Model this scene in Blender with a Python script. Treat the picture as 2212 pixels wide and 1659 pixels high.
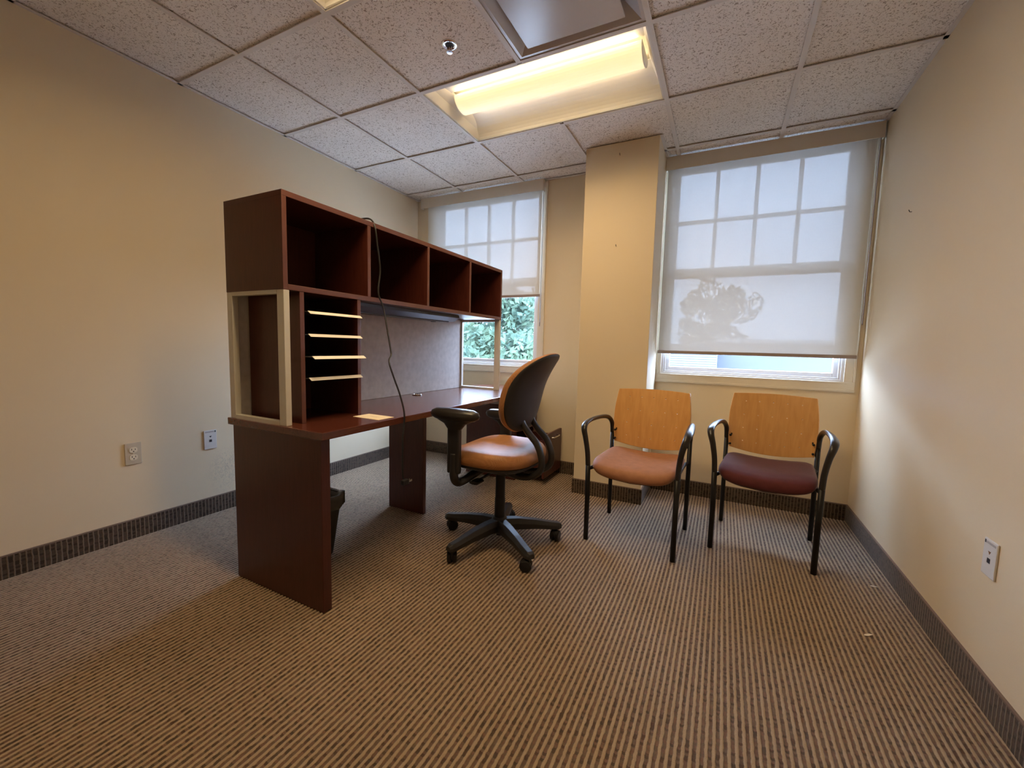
import bpy, bmesh, math, random
from mathutils import Vector, Matrix
random.seed(7)
for o in list(bpy.data.objects): bpy.data.objects.remove(o)
SC = bpy.context.scene
COL = SC.collection
PI = math.pi

# ------------------------------------------------------------------ camera
F_PX, YAW, PITCH, ROLL = 901.5, -0.4645, -0.0900, 0.0258
CAM = Vector((2.7345, -3.32, 1.067))
fw = Vector((math.sin(YAW)*math.cos(PITCH), math.cos(YAW)*math.cos(PITCH), math.sin(PITCH)))
r0 = Vector((math.cos(YAW), -math.sin(YAW), 0)); u0 = r0.cross(fw)
rt = r0*math.cos(ROLL) + u0*math.sin(ROLL); up = u0*math.cos(ROLL) - r0*math.sin(ROLL)
cd = bpy.data.cameras.new('camera'); cam = bpy.data.objects.new('camera', cd); COL.objects.link(cam)
cd.sensor_width = 36; cd.lens = F_PX*36/2212; cd.clip_start = 0.02; cd.clip_end = 200
cam.matrix_world = Matrix(((rt.x, up.x, -fw.x, CAM.x), (rt.y, up.y, -fw.y, CAM.y), (rt.z, up.z, -fw.z, CAM.z), (0, 0, 0, 1)))
SC.camera = cam

# ------------------------------------------------------------------ overcast sky (brighter towards the zenith, CIE overcast)
SKY = 60.0
W = bpy.data.worlds.new('overcast_sky'); SC.world = W; W.use_nodes = True
nt = W.node_tree; nt.nodes.clear()
wo = nt.nodes.new('ShaderNodeOutputWorld'); bg = nt.nodes.new('ShaderNodeBackground')
tc = nt.nodes.new('ShaderNodeTexCoord'); sx = nt.nodes.new('ShaderNodeSeparateXYZ')
mx = nt.nodes.new('ShaderNodeMath'); mx.operation = 'MAXIMUM'; mx.inputs[1].default_value = 0
ma = nt.nodes.new('ShaderNodeMath'); ma.operation = 'MULTIPLY_ADD'; ma.inputs[1].default_value = 2/3*SKY; ma.inputs[2].default_value = SKY/3
nt.links.new(tc.outputs['Generated'], sx.inputs[0]); nt.links.new(sx.outputs['Z'], mx.inputs[0])
nt.links.new(mx.outputs[0], ma.inputs[0]); nt.links.new(ma.outputs[0], bg.inputs['Strength'])
bg.inputs['Color'].default_value = (0.69, 0.88, 1.24, 1)
nt.links.new(bg.outputs[0], wo.inputs[0])

LAMP_W, LAMP_UP_W = 6.2, 1.9          # each ceiling fixture: downward light, light thrown up on its own reflector
LAMP_COL = (1.0, 0.72, 0.39)
LENS_EMIT = 0.98
SC.view_settings.view_transform = 'Standard'; SC.view_settings.look = 'None'
SC.view_settings.exposure = 0.0; SC.view_settings.gamma = 1.0; SC.view_settings.use_curve_mapping = False

# ------------------------------------------------------------------ helpers: materials
def new_mat(name):
    m = bpy.data.materials.new(name); m.use_nodes = True
    return m, m.node_tree, m.node_tree.nodes['Principled BSDF']
def N(t, kind, **kw):
    n = t.nodes.new(kind)
    for k, v in kw.items():
        if k.startswith('i_'):
            key = k[2:]; key = int(key) if key.isdigit() else key.replace('_', ' ')
            n.inputs[key].default_value = v
        else: setattr(n, k, v)
    return n
def L(t, a, b): t.links.new(a, b)
def mth(t, op, a, b=None, c=None):
    n = t.nodes.new('ShaderNodeMath'); n.operation = op
    for i, v in enumerate((a, b, c)):
        if v is None: continue
        if isinstance(v, (int, float)): n.inputs[i].default_value = v
        else: t.links.new(v, n.inputs[i])
    return n.outputs[0]
def mixc(t, fac, a, b, blend='MIX'):
    n = t.nodes.new('ShaderNodeMix'); n.data_type = 'RGBA'; n.blend_type = blend
    for s, v in ((n.inputs[0], fac), (n.inputs[6], a), (n.inputs[7], b)):
        if isinstance(v, (int, float)): s.default_value = v
        elif isinstance(v, tuple): s.default_value = (*v, 1) if len(v) == 3 else v
        else: t.links.new(v, s)
    return n.outputs[2]
def ramp(t, v, stops, interp='LINEAR'):
    n = t.nodes.new('ShaderNodeValToRGB'); cr = n.color_ramp; cr.interpolation = interp
    while len(cr.elements) < len(stops): cr.elements.new(0.5)
    for e, (p, c) in zip(cr.elements, stops):
        e.position = p; e.color = (*c, 1) if isinstance(c, tuple) else (c, c, c, 1)
    t.links.new(v, n.inputs[0]); return n.outputs[0]
def noise(t, vec, scale, detail=2, rough=0.5):
    n = N(t, 'ShaderNodeTexNoise', i_Scale=scale, i_Detail=detail, i_Roughness=rough)
    if vec is not None: t.links.new(vec, n.inputs['Vector'])
    return n.outputs['Fac']
def pos(t): return N(t, 'ShaderNodeNewGeometry').outputs['Position']
def objc(t): return N(t, 'ShaderNodeTexCoord').outputs['Object']
def scaled(t, vec, s):
    n = N(t, 'ShaderNodeMapping'); n.inputs['Scale'].default_value = s; t.links.new(vec, n.inputs[0]); return n.outputs[0]
def bump(t, b, h, strength=0.3, dist=0.01):
    n = N(t, 'ShaderNodeBump', i_Strength=strength, i_Distance=dist); t.links.new(h, n.inputs['Height']); t.links.new(n.outputs[0], b.inputs['Normal'])
def plain(name, col, rough=0.5, metal=0.0, spec=0.5, var=0.06, nscale=40, bmp=0.0, coat=0.0):
    m, t, b = new_mat(name)
    nz = noise(t, pos(t), nscale, 3)
    c = mixc(t, nz, tuple(x*(1-var) for x in col), tuple(min(1, x*(1+var)) for x in col))
    L(t, c, b.inputs['Base Color']); b.inputs['Roughness'].default_value = rough; b.inputs['Metallic'].default_value = metal
    b.inputs['Specular IOR Level'].default_value = spec
    if coat: b.inputs['Coat Weight'].default_value = coat; b.inputs['Coat Roughness'].default_value = 0.15
    if bmp: bump(t, b, nz, bmp, 0.002)
    return m

def make_carpet(name, axis_s, axis_t, tan, brown, share):
    """striped loop carpet: ribs run along axis_t, stripes repeat along axis_s"""
    m, t, b = new_mat(name)
    p = pos(t); sep = N(t, 'ShaderNodeSeparateXYZ'); L(t, p, sep.inputs[0])
    jit = noise(t, p, 55, 2)
    s = mth(t, 'ADD', sep.outputs[axis_s], mth(t, 'MULTIPLY', mth(t, 'SUBTRACT', jit, 0.5), 0.006))
    s = mth(t, 'DIVIDE', s, PITCH_RIB)
    fr = mth(t, 'FRACT', s)
    d = mth(t, 'ABSOLUTE', mth(t, 'SUBTRACT', fr, 0.5))                # 0 at the tan rib's crest, .5 in the brown row
    band = ramp(t, d, [(share-0.05, 1.0), (share+0.05, 0.0)])
    cell = N(t, 'ShaderNodeCombineXYZ')
    L(t, mth(t, 'FLOOR', mth(t, 'ADD', s, 0.5)), cell.inputs[0])
    L(t, mth(t, 'FLOOR', mth(t, 'DIVIDE', sep.outputs[axis_t], 0.0085)), cell.inputs[1])
    wn = N(t, 'ShaderNodeTexWhiteNoise', noise_dimensions='2D'); L(t, cell.outputs[0], wn.inputs['Vector'])
    dots = ramp(t, wn.outputs['Value'], [(0.0, 0.50), (0.25, 0.62), (0.36, 0.92), (1.0, 1.15)])
    hue = noise(t, p, 70, 1)
    br = mixc(t, ramp(t, hue, [(0.42, 0.0), (0.58, 1.0)]), brown, (brown[0]*0.86, brown[1]*1.02, brown[2]*1.0))
    br = mixc(t, 1.0, br, dots, 'MULTIPLY')
    fine = noise(t, scaled(t, p, (1, 1, 1)), 330, 3, 0.6)
    tn = mixc(t, fine, tuple(x*0.74 for x in tan), tuple(x*1.22 for x in tan))
    patch = noise(t, p, 2.2, 3)
    c = mixc(t, band, br, tn)
    c = mixc(t, 1.0, c, ramp(t, patch, [(0.3, 0.92), (0.7, 1.06)]), 'MULTIPLY')
    L(t, c, b.inputs['Base Color']); b.inputs['Roughness'].default_value = 0.95; b.inputs['Specular IOR Level'].default_value = 0.15
    b.inputs['Sheen Weight'].default_value = 0.15
    h = mth(t, 'ADD', mth(t, 'MULTIPLY', band, 0.6), mth(t, 'MULTIPLY', fine, 0.7))
    bump(t, b, h, 0.55, 0.004)
    return m
PITCH_RIB = 0.0186
M = {}
TAN, BRN = (0.37, 0.277, 0.183), (0.160, 0.094, 0.066)
M['carpet'] = make_carpet('carpet_stripe', 0, 1, TAN, BRN, 0.245)
DT, DB = (0.175, 0.128, 0.088), (0.078, 0.048, 0.034)  # same carpet on the walls, dimness of grazing light put into its colours
M['base_y'] = make_carpet('carpet_base_side', 1, 2, DT, DB, 0.14)
M['base_x'] = make_carpet('carpet_base_back', 0, 2, DT, DB, 0.14)
M['binding'] = plain('base_binding', (0.17, 0.115, 0.085), 0.8, nscale=300, bmp=0.3)

def wall_mat():
    m, t, b = new_mat('cream_wall_paint')
    p = pos(t); n1 = noise(t, p, 1.3, 3); n2 = noise(t, p, 260, 2)
    c = mixc(t, n1, (0.725, 0.605, 0.425), (0.760, 0.640, 0.460))
    # grey scuff marks low on the left wall beside the desk
    sub = N(t, 'ShaderNodeVectorMath', operation='DISTANCE'); L(t, p, sub.inputs[0]); sub.inputs[1].default_value = (0, -1.80, 0.25)
    reach = ramp(t, sub.outputs['Value'], [(0.03, 1.0), (0.17, 0.0)])
    lines = N(t, 'ShaderNodeTexNoise', i_Scale=26, i_Detail=3, i_Distortion=2.2); L(t, p, lines.inputs['Vector'])
    ln = ramp(t, lines.outputs['Fac'], [(0.44, 0.0), (0.50, 1.0), (0.55, 0.0)])
    k = mth(t, 'MULTIPLY', mth(t, 'MULTIPLY', reach, ln), 0.45)
    c = mixc(t, k, c, (0.25, 0.23, 0.21))
    L(t, c, b.inputs['Base Color']); b.inputs['Roughness'].default_value = 0.55; b.inputs['Specular IOR Level'].default_value = 0.35
    bump(t, b, n2, 0.08, 0.002); return m
M['wall'] = wall_mat()
M['trim'] = plain('cream_trim_paint', (0.74, 0.67, 0.55), 0.38, var=0.02)
M['vinyl'] = plain('white_sash', (0.74, 0.73, 0.73), 0.4, var=0.02)
def tile_mat():
    m, t, b = new_mat('fissured_ceiling_tile')
    p = pos(t)
    n1 = N(t, 'ShaderNodeTexNoise', i_Scale=85, i_Detail=2, i_Distortion=1.2); L(t, p, n1.inputs['Vector'])
    n2 = noise(t, p, 140, 2); n3 = noise(t, p, 1.7, 2)
    f = ramp(t, n1.outputs['Fac'], [(0.35, 0.0), (0.41, 1.0)])
    g = ramp(t, n2, [(0.30, 0.0), (0.40, 1.0)])
    k = mth(t, 'MULTIPLY', f, g)
    c = mixc(t, k, (0.44, 0.38, 0.335), (0.90, 0.855, 0.82))
    c = mixc(t, 1.0, c, ramp(t, n3, [(0.3, 0.95), (0.7, 1.04)]), 'MULTIPLY')
    # old water stain beside the column
    sub = N(t, 'ShaderNodeVectorMath', operation='DISTANCE'); L(t, p, sub.inputs[0]); sub.inputs[1].default_value = (1.66, -0.28, 2.44)
    st = ramp(t, sub.outputs['Value'], [(0.07, 0.35), (0.105, 0.9), (0.125, 0.0)])
    c = mixc(t, mth(t, 'MULTIPLY', st, 0.22), c, (0.36, 0.26, 0.17))
    L(t, c, b.inputs['Base Color']); b.inputs['Roughness'].default_value = 0.95
    bump(t, b, k, 0.5, 0.003); return m
M['tile'] = tile_mat()
M['grid'] = plain('ceiling_grid_paint', (0.74, 0.70, 0.67), 0.5, var=0.02)
def wood_mat(name, a, b_, scale, rough, coat=0.0, axis=(1, 1, 12)):
    m, t, b = new_mat(name)
    v = scaled(t, objc(t), axis)
    n = N(t, 'ShaderNodeTexNoise', i_Scale=scale, i_Detail=5, i_Distortion=0.6); L(t, v, n.inputs['Vector'])
    L(t, mixc(t, ramp(t, n.outputs['Fac'], [(0.3, 0.0), (0.7, 1.0)]), a, b_), b.inputs['Base Color'])
    b.inputs['Roughness'].default_value = rough
    if coat: b.inputs['Coat Weight'].default_value = coat; b.inputs['Coat Roughness'].default_value = 0.12
    return m
M['cherry'] = wood_mat('cherry_laminate', (0.056, 0.0115, 0.007), (0.082, 0.019, 0.012), 9, 0.36, 0.0, (14, 14, 1.2))
M['cherry_top'] = wood_mat('cherry_laminate_top', (0.088, 0.022, 0.013), (0.125, 0.036, 0.021), 9, 0.20, 0.4, (14, 1.2, 14))
M['maple'] = wood_mat('beech_plywood', (0.63, 0.318, 0.092), (0.72, 0.388, 0.128), 5, 0.36, 0.15, (10, 5, 1.2))
M['edge'] = wood_mat('cherry_pale_edge', (0.120, 0.045, 0.032), (0.150, 0.058, 0.042), 9, 0.35, 0.0, (14, 1.2, 1.2))  # lighter cherry for the room-facing ends of the boards
M['champ'] = plain('champagne_metal', (0.66, 0.635, 0.56), 0.40, metal=0.10, var=0.03)
M['lip'] = plain('ivory_enamel', (0.88, 0.85, 0.78), 0.45, var=0.02)
M['shelfdark'] = plain('dark_steel_shelf', (0.05, 0.045, 0.045), 0.45)
def fabric(name, a, b_, sc=900, rough=0.85, sheen=0.3):
    m, t, b = new_mat(name); p = objc(t)
    w1 = N(t, 'ShaderNodeTexWave', wave_type='BANDS', bands_direction='X', i_Scale=sc/6.28, i_Distortion=1.0); L(t, p, w1.inputs['Vector'])
    w2 = N(t, 'ShaderNodeTexWave', wave_type='BANDS', bands_direction='DIAGONAL', i_Scale=sc/6.28, i_Distortion=1.0); L(t, p, w2.inputs['Vector'])
    k = mth(t, 'MULTIPLY', w1.outputs['Fac'], w2.outputs['Fac']); n = noise(t, p, 30, 3)
    c = mixc(t, k, a, b_); c = mixc(t, 1.0, c, ramp(t, n, [(0.3, 0.9), (0.7, 1.08)]), 'MULTIPLY')
    L(t, c, b.inputs['Base Color']); b.inputs['Roughness'].default_value = rough; b.inputs['Specular IOR Level'].default_value = 0.3
    b.inputs['Sheen Weight'].default_value = sheen; b.inputs['Sheen Roughness'].default_value = 0.4
    bump(t, b, k, 0.25, 0.0015); return m
M['tanfab'] = fabric('tan_vinyl_weave', (0.33, 0.145, 0.072), (0.44, 0.205, 0.105), 700, 0.60, 0.05)
M['orangefab'] = fabric('ochre_vinyl_weave', (0.34, 0.150, 0.055), (0.45, 0.215, 0.085), 650, 0.50, 0.05)
M['burgundy'] = fabric('burgundy_cloth', (0.085, 0.016, 0.018), (0.125, 0.026, 0.027), 800, 0.8, 0.25)
M['tack'] = fabric('grey_tackboard_cloth', (0.54, 0.50, 0.475), (0.62, 0.58, 0.55), 1400, 0.9, 0.1)
M['black'] = plain('black_plastic', (0.016, 0.015, 0.016), 0.42, var=0.1, nscale=200)
M['shell'] = plain('black_moulded_shell', (0.022, 0.021, 0.023), 0.5, var=0.1, nscale=400, bmp=0.1)
M['pad'] = plain('black_armrest_urethane', (0.020, 0.017, 0.016), 0.33, var=0.1, nscale=300)
M['blackmetal'] = plain('black_powder_coat', (0.009, 0.0085, 0.009), 0.42, spec=0.3, var=0.1, nscale=200)
M['greyfix'] = plain('grey_fixture_metal', (0.045, 0.044, 0.052), 0.35, metal=0.2)
M['chrome'] = plain('chrome', (0.75, 0.75, 0.77), 0.12, metal=1.0, var=0.02)
M['brass'] = plain('plug_prong_metal', (0.80, 0.72, 0.58), 0.25, metal=1.0, var=0.02)
M['outlet'] = plain('beige_wall_plate', (0.56, 0.49, 0.38), 0.4, var=0.02)
M['ivory'] = plain('ivory_receptacle', (0.78, 0.72, 0.58), 0.35, var=0.02)
M['dataplate'] = plain('white_wall_plate', (0.66, 0.64, 0.62), 0.4, var=0.02)
M['dark'] = plain('dark_opening', (0.012, 0.012, 0.018), 0.6)
M['label'] = plain('printed_label', (0.40, 0.37, 0.37), 0.6)
M['orangeicon'] = plain('brown_icon', (0.20, 0.10, 0.03), 0.6)
M['paper'] = plain('manila_paper', (0.84, 0.72, 0.48), 0.8, var=0.03)
M['ink'] = plain('faint_ink', (0.50, 0.38, 0.22), 0.8)
M['scrap'] = plain('paper_scrap_white', (0.70, 0.62, 0.50), 0.8)
M['bin'] = plain('bin_plastic', (0.015, 0.014, 0.014), 0.45)
M['liner'] = plain('bin_liner_film', (0.055, 0.055, 0.052), 0.28, var=0.3, nscale=60)
M['fascia'] = plain('fascia_paint', (0.72, 0.665, 0.58), 0.45, var=0.02)
M['hem'] = plain('hem_bar_aluminium', (0.34, 0.27, 0.24), 0.45, metal=0.2, var=0.03)
M['chain'] = plain('bead_chain', (0.36, 0.31, 0.27), 0.4, metal=0.3)
M['plaque'] = plain('diffuser_white_enamel', (0.56, 0.53, 0.53), 0.22, var=0.01)
M['reflector'] = plain('reflector_white', (0.86, 0.84, 0.80), 0.45, var=0.01)
def shade_mat():
    m, t, b = new_mat('solar_shade_weave'); t.nodes.remove(b)
    p = pos(t); w = noise(t, scaled(t, p, (14, 1, 320)), 1.0, 3); w2 = noise(t, scaled(t, p, (320, 1, 40)), 1.0, 2)
    k = mth(t, 'MULTIPLY', mth(t, 'ADD', w, w2), 0.5)
    col = mixc(t, k, (0.68, 0.67, 0.62), (0.75, 0.74, 0.69))
    tr = N(t, 'ShaderNodeBsdfTranslucent'); df = N(t, 'ShaderNodeBsdfDiffuse'); tp = N(t, 'ShaderNodeBsdfTransparent')
    L(t, col, tr.inputs[0]); L(t, col, df.inputs[0])
    m1 = N(t, 'ShaderNodeMixShader', i_0=0.029); L(t, df.outputs[0], m1.inputs[1]); L(t, tr.outputs[0], m1.inputs[2])
    m2 = N(t, 'ShaderNodeMixShader'); L(t, ramp(t, k, [(0.3, 0.0098), (0.7, 0.0130)]), m2.inputs[0])
    L(t, m1.outputs[0], m2.inputs[1]); L(t, tp.outputs[0], m2.inputs[2])
    L(t, m2.outputs[0], t.nodes['Material Output'].inputs[0]); return m
M['shade'] = shade_mat()
def glass_mat():
    m, t, b = new_mat('window_glass'); t.nodes.remove(b)
    tp = N(t, 'ShaderNodeBsdfTransparent'); gl = N(t, 'ShaderNodeBsdfGlossy', i_Roughness=0.02)
    nz = noise(t, pos(t), 3.0, 2)
    L(t, mixc(t, nz, (0.90, 0.93, 0.95), (0.92, 0.95, 0.97)), tp.inputs[0])
    lw = N(t, 'ShaderNodeLayerWeight', i_Blend=0.5); mx_ = N(t, 'ShaderNodeMixShader')       # Schlick reflectance of a thin pane
    L(t, mth(t, 'MULTIPLY_ADD', mth(t, 'POWER', lw.outputs['Facing'], 5.0), 0.92, 0.035), mx_.inputs[0]); L(t, tp.outputs[0], mx_.inputs[1]); L(t, gl.outputs[0], mx_.inputs[2])
    L(t, mx_.outputs[0], t.nodes['Material Output'].inputs[0]); return m
M['glass'] = glass_mat()
def lens_mat():
    m, t, b = new_mat('lit_perforated_basket')
    p = pos(t); v = N(t, 'ShaderNodeTexVoronoi', i_Scale=150); L(t, p, v.inputs['Vector'])
    k = ramp(t, v.outputs['Distance'], [(0.2, 0.94), (0.6, 1.03)])
    n = noise(t, scaled(t, p, (1.2, 18, 18)), 1.0, 2)
    col = mixc(t, n, (1.0, 0.72, 0.34), (1.0, 0.80, 0.44))
    col = mixc(t, 1.0, col, k, 'MULTIPLY')
    b.inputs['Base Color'].default_value = (0.8, 0.78, 0.72, 1); b.inputs['Roughness'].default_value = 0.5
    L(t, col, b.inputs['Emission Color']); b.inputs['Emission Strength'].default_value = LENS_EMIT; return m
M['lens'] = lens_mat()
def leaf_mat(name, a, b_):
    m, t, b = new_mat(name); t.nodes.remove(b)
    n = noise(t, pos(t), 1.8, 2); c = mixc(t, ramp(t, n, [(0.35, 0.0), (0.65, 1.0)]), a, b_)
    d = N(t, 'ShaderNodeBsdfDiffuse'); r = N(t, 'ShaderNodeBsdfTranslucent'); x = N(t, 'ShaderNodeMixShader', i_0=0.35)
    L(t, c, d.inputs[0]); L(t, c, r.inputs[0]); L(t, d.outputs[0], x.inputs[1]); L(t, r.outputs[0], x.inputs[2])
    L(t, x.outputs[0], t.nodes['Material Output'].inputs[0]); return m
M['leaf'] = leaf_mat('leaf_green', (0.046, 0.074, 0.056), (0.072, 0.100, 0.060))
M['leaf2'] = leaf_mat('leaf_blue_green', (0.042, 0.064, 0.062), (0.056, 0.082, 0.070))
M['bark'] = plain('bark', (0.16, 0.13, 0.11), 0.9, var=0.3, nscale=20)
M['siding'] = plain('pale_siding', (0.044, 0.045, 0.046), 0.7, var=0.03)
M['stucco'] = plain('blue_grey_render', (0.034, 0.037, 0.040), 0.8, var=0.08, nscale=3)
M['roofing'] = plain('grey_roofing', (0.34, 0.34, 0.34), 0.9, var=0.15, nscale=6)
M['ground_bounce'] = plain('bounce_ground', (0.50, 0.48, 0.45), 0.9, var=0.1, nscale=4)  # unseen ground, made pale to bounce daylight up onto the ceiling

# ------------------------------------------------------------------ helpers: meshes and objects
def obj(name, me, mat=None, parent=None, loc=None, rot=None, smooth=False, bevel=0.0, segs=2):
    if isinstance(me, bmesh.types.BMesh):
        bm = me; me = bpy.data.meshes.new(name); bmesh.ops.recalc_face_normals(bm, faces=bm.faces); bm.to_mesh(me); bm.free()
    o = bpy.data.objects.new(name, me); COL.objects.link(o)
    if mat is not None and not me.materials: me.materials.append(M[mat] if isinstance(mat, str) else mat)
    if parent is not None: o.parent = parent
    if loc is not None: o.location = loc
    if rot is not None: o.rotation_euler = rot
    if smooth:
        for f in me.polygons: f.use_smooth = True
    if bevel:
        md = o.modifiers.new('bevel', 'BEVEL'); md.width = bevel; md.segments = segs; md.limit_method = 'ANGLE'; md.angle_limit = 0.6
    return o
def tag(o, label, cat, group=None):
    o['label'] = label; o['category'] = cat
    if group: o['group'] = group
    return o
def struct(o): o['kind'] = 'structure'; return o
def thing(name, label, cat, loc=(0, 0, 0), rz=0.0, group=None):
    o = bpy.data.objects.new(name, None); COL.objects.link(o); o.empty_display_size = 0.1
    o.location = loc; o.rotation_euler = (0, 0, rz)
    return tag(o, label, cat, group)
def add_box(bm, a, b):
    x0, x1 = sorted((a[0], b[0])); y0, y1 = sorted((a[1], b[1])); z0, z1 = sorted((a[2], b[2]))
    v = [bm.verts.new(p) for p in ((x0,y0,z0),(x1,y0,z0),(x1,y1,z0),(x0,y1,z0),(x0,y0,z1),(x1,y0,z1),(x1,y1,z1),(x0,y1,z1))]
    for f in ((0,3,2,1),(4,5,6,7),(0,1,5,4),(1,2,6,5),(2,3,7,6),(3,0,4,7)): bm.faces.new([v[i] for i in f])
    return bm
def box(a, b): return add_box(bmesh.new(), a, b)
def boxes(*ab):
    bm = bmesh.new()
    for a, b in ab: add_box(bm, a, b)
    return bm
def smooth_path(pts, n=8, closed=False):
    P = [Vector(p) for p in pts]; out = []
    for i in range(len(P)-1):
        p0 = P[max(i-1, 0)]; p1 = P[i]; p2 = P[i+1]; p3 = P[min(i+2, len(P)-1)]
        for k in range(n):
            t = k/n
            out.append(0.5*((2*p1)+(p2-p0)*t+(2*p0-5*p1+4*p2-p3)*t*t+(3*p1-p0-3*p2+p3)*t**3))
    out.append(P[-1]); return out
def add_tube(bm, path, r, seg=10, up_hint=Vector((0, 0, 1)), flat=None, caps=True):
    """sweep an ellipse (r sideways, r*flat along up) along the path; r may be a list"""
    path = [Vector(p) for p in path]; n = len(path); rings = []; prev = None
    for i, p in enumerate(path):
        t = (path[min(i+1, n-1)]-path[max(i-1, 0)]).normalized()
        if prev is None:
            h = up_hint if abs(t.dot(up_hint)) < 0.95 else Vector((1, 0, 0))
            s = t.cross(h).normalized()
        else:
            s = (prev - t*prev.dot(t)).normalized()
        prev = s; u = s.cross(t).normalized()
        ri = r[i] if isinstance(r, (list, tuple)) else r
        if isinstance(ri, (list, tuple)): ra, rb = ri
        else: ra, rb = ri, ri*(flat or 1)
        rings.append([bm.verts.new(p + s*math.cos(a)*ra + u*math.sin(a)*rb) for a in (2*PI*k/seg for k in range(seg))])
    for i in range(n-1):
        for k in range(seg):
            bm.faces.new((rings[i][k], rings[i][(k+1) % seg], rings[i+1][(k+1) % seg], rings[i+1][k]))
    if caps: bm.faces.new(rings[0][::-1]); bm.faces.new(rings[-1])
    return bm
def tube(path, r, **kw): return add_tube(bmesh.new(), path, r, **kw)
def add_lathe(bm, prof, seg=24, M_=None):
    rings = []
    for r, z in prof:
        rings.append([bm.verts.new(Vector((r*math.cos(a), r*math.sin(a), z))) for a in (2*PI*k/seg for k in range(seg))] if r > 1e-6 else [bm.verts.new((0, 0, z))])
    for a, b in zip(rings, rings[1:]):
        for k in range(seg):
            k2 = (k+1) % seg
            va = [a[k], a[k2]] if len(a) > 1 else [a[0]]; vb = [b[k2], b[k]] if len(b) > 1 else [b[0]]
            if len(va)+len(vb) > 2: bm.faces.new(va+vb)
    if M_ is not None:
        vs = [v for r in rings for v in r]; bmesh.ops.transform(bm, matrix=M_, verts=vs)
    return bm
def lathe(prof, seg=24, M_=None): return add_lathe(bmesh.new(), prof, seg, M_)
def loft(sections, cap=True, cap_end=True):
    """sections: list of equally long closed vertex loops"""
    bm = bmesh.new(); R = [[bm.verts.new(p) for p in s] for s in sections]; n = len(R[0])
    for a, b in zip(R, R[1:]):
        for k in range(n): bm.faces.new((a[k], a[(k+1) % n], b[(k+1) % n], b[k]))
    if cap: bm.faces.new(R[0][::-1])
    if cap and cap_end: bm.faces.new(R[-1])
    return bm
def sup(a, n):
    c, s = math.cos(a), math.sin(a)
    return math.copysign(abs(c)**(2/n), c), math.copysign(abs(s)**(2/n), s)
def extrude_profile(prof, axis, a, b):
    """closed 2D profile swept along one axis from a to b"""
    bm = bmesh.new(); rings = []
    for s in (a, b):
        rings.append([bm.verts.new((s, p[0], p[1]) if axis == 'x' else (p[0], s, p[1])) for p in prof])
    n = len(prof)
    for k in range(n): bm.faces.new((rings[0][k], rings[0][(k+1) % n], rings[1][(k+1) % n], rings[1][k]))
    bm.faces.new(rings[0][::-1]); bm.faces.new(rings[1]); return bm
def sheet(fn, us, vs, thick, skip=None):
    """grid surface fn(u,v)->(point) with thickness along +normal from finite differences; skip(i,j) leaves a hole"""
    bm = bmesh.new(); nu, nv = len(us), len(vs); A = {}; B = {}
    for i, u in enumerate(us):
        for j, v in enumerate(vs):
            p = Vector(fn(u, v)); e = 1e-3
            n = (Vector(fn(u+e, v))-Vector(fn(u-e, v))).cross(Vector(fn(u, v+e))-Vector(fn(u, v-e))).normalized()
            A[i, j] = bm.verts.new(p); B[i, j] = bm.verts.new(p+n*thick)
    keep = {(i, j) for i in range(nu-1) for j in range(nv-1) if not (skip and skip(i, j))}
    for i, j in keep:
        bm.faces.new((A[i, j], A[i+1, j], A[i+1, j+1], A[i, j+1])); bm.faces.new((B[i, j+1], B[i+1, j+1], B[i+1, j], B[i, j]))
        for (di, dj, c0, c1) in ((-1, 0, (i, j), (i, j+1)), (1, 0, (i+1, j+1), (i+1, j)), (0, -1, (i+1, j), (i, j)), (0, 1, (i, j+1), (i+1, j+1))):
            if (i+di, j+dj) not in keep: bm.faces.new((A[c0], A[c1], B[c1], B[c0]))
    return bm

def pale_front(o):
    """give a board's room-facing (+x) edge a lighter cherry tone"""
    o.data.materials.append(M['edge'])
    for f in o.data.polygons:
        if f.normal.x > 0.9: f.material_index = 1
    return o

# ------------------------------------------------------------------ room shell
XR, H, YF, TOP = 3.515, 2.438, -3.95, 2.70
# carpet: every rib a real ridge along the room
nr = int(XR/PITCH_RIB)+3; prof = []; step = 4
bm = bmesh.new(); rows = []
for i in range(nr*step+1):
    x = -2*PITCH_RIB + i*PITCH_RIB/step
    if x < -0.05 or x > XR+0.05: continue
    z = -0.0022 + 0.0022*math.cos(2*PI*(x/PITCH_RIB-0.5))
    rows.append((bm.verts.new((x, YF-0.05, z)), bm.verts.new((x, 0.05, z))))
for a, b in zip(rows, rows[1:]): bm.faces.new((a[0], b[0], b[1], a[1]))
floor = struct(obj('floor', bm, 'carpet', smooth=True)); floor['label'] = 'brown and tan striped loop carpet'
struct(obj('floor_slab', box((-0.2, YF-0.2, -0.25), (XR+0.2, 0.2, -0.006)), 'roofing'))
struct(obj('wall_left', box((-0.16, YF-0.16, -0.01), (0, 0.16, TOP)), 'wall'))
struct(obj('wall_right', box((XR, YF-0.16, -0.01), (XR+0.16, 0.16, TOP)), 'wall'))
struct(obj('wall_front', box((0, YF-0.16, -0.01), (XR, YF, TOP)), 'wall'))
W2 = (2.325, 3.430); OFF = -2.125; W1 = (W2[0]+OFF, W2[1]+OFF); WZ = (0.895, 2.385)
struct(obj('wall_back', boxes(((0, 0, -0.01), (XR, 0.16, WZ[0])), ((0, 0, WZ[1]), (XR, 0.16, TOP)), ((0, 0, WZ[0]), (W1[0], 0.16, WZ[1])),
    ((W1[1], 0, WZ[0]), (W2[0], 0.16, WZ[1])), ((W2[1], 0, WZ[0]), (XR, 0.16, WZ[1]))), 'wall'))
CX0, CX1, CY = 1.802, 2.288, -0.402
struct(obj('wall_column', box((CX0, CY, -0.01), (CX1, 0, 2.442)), 'wall', bevel=0.003))
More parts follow.
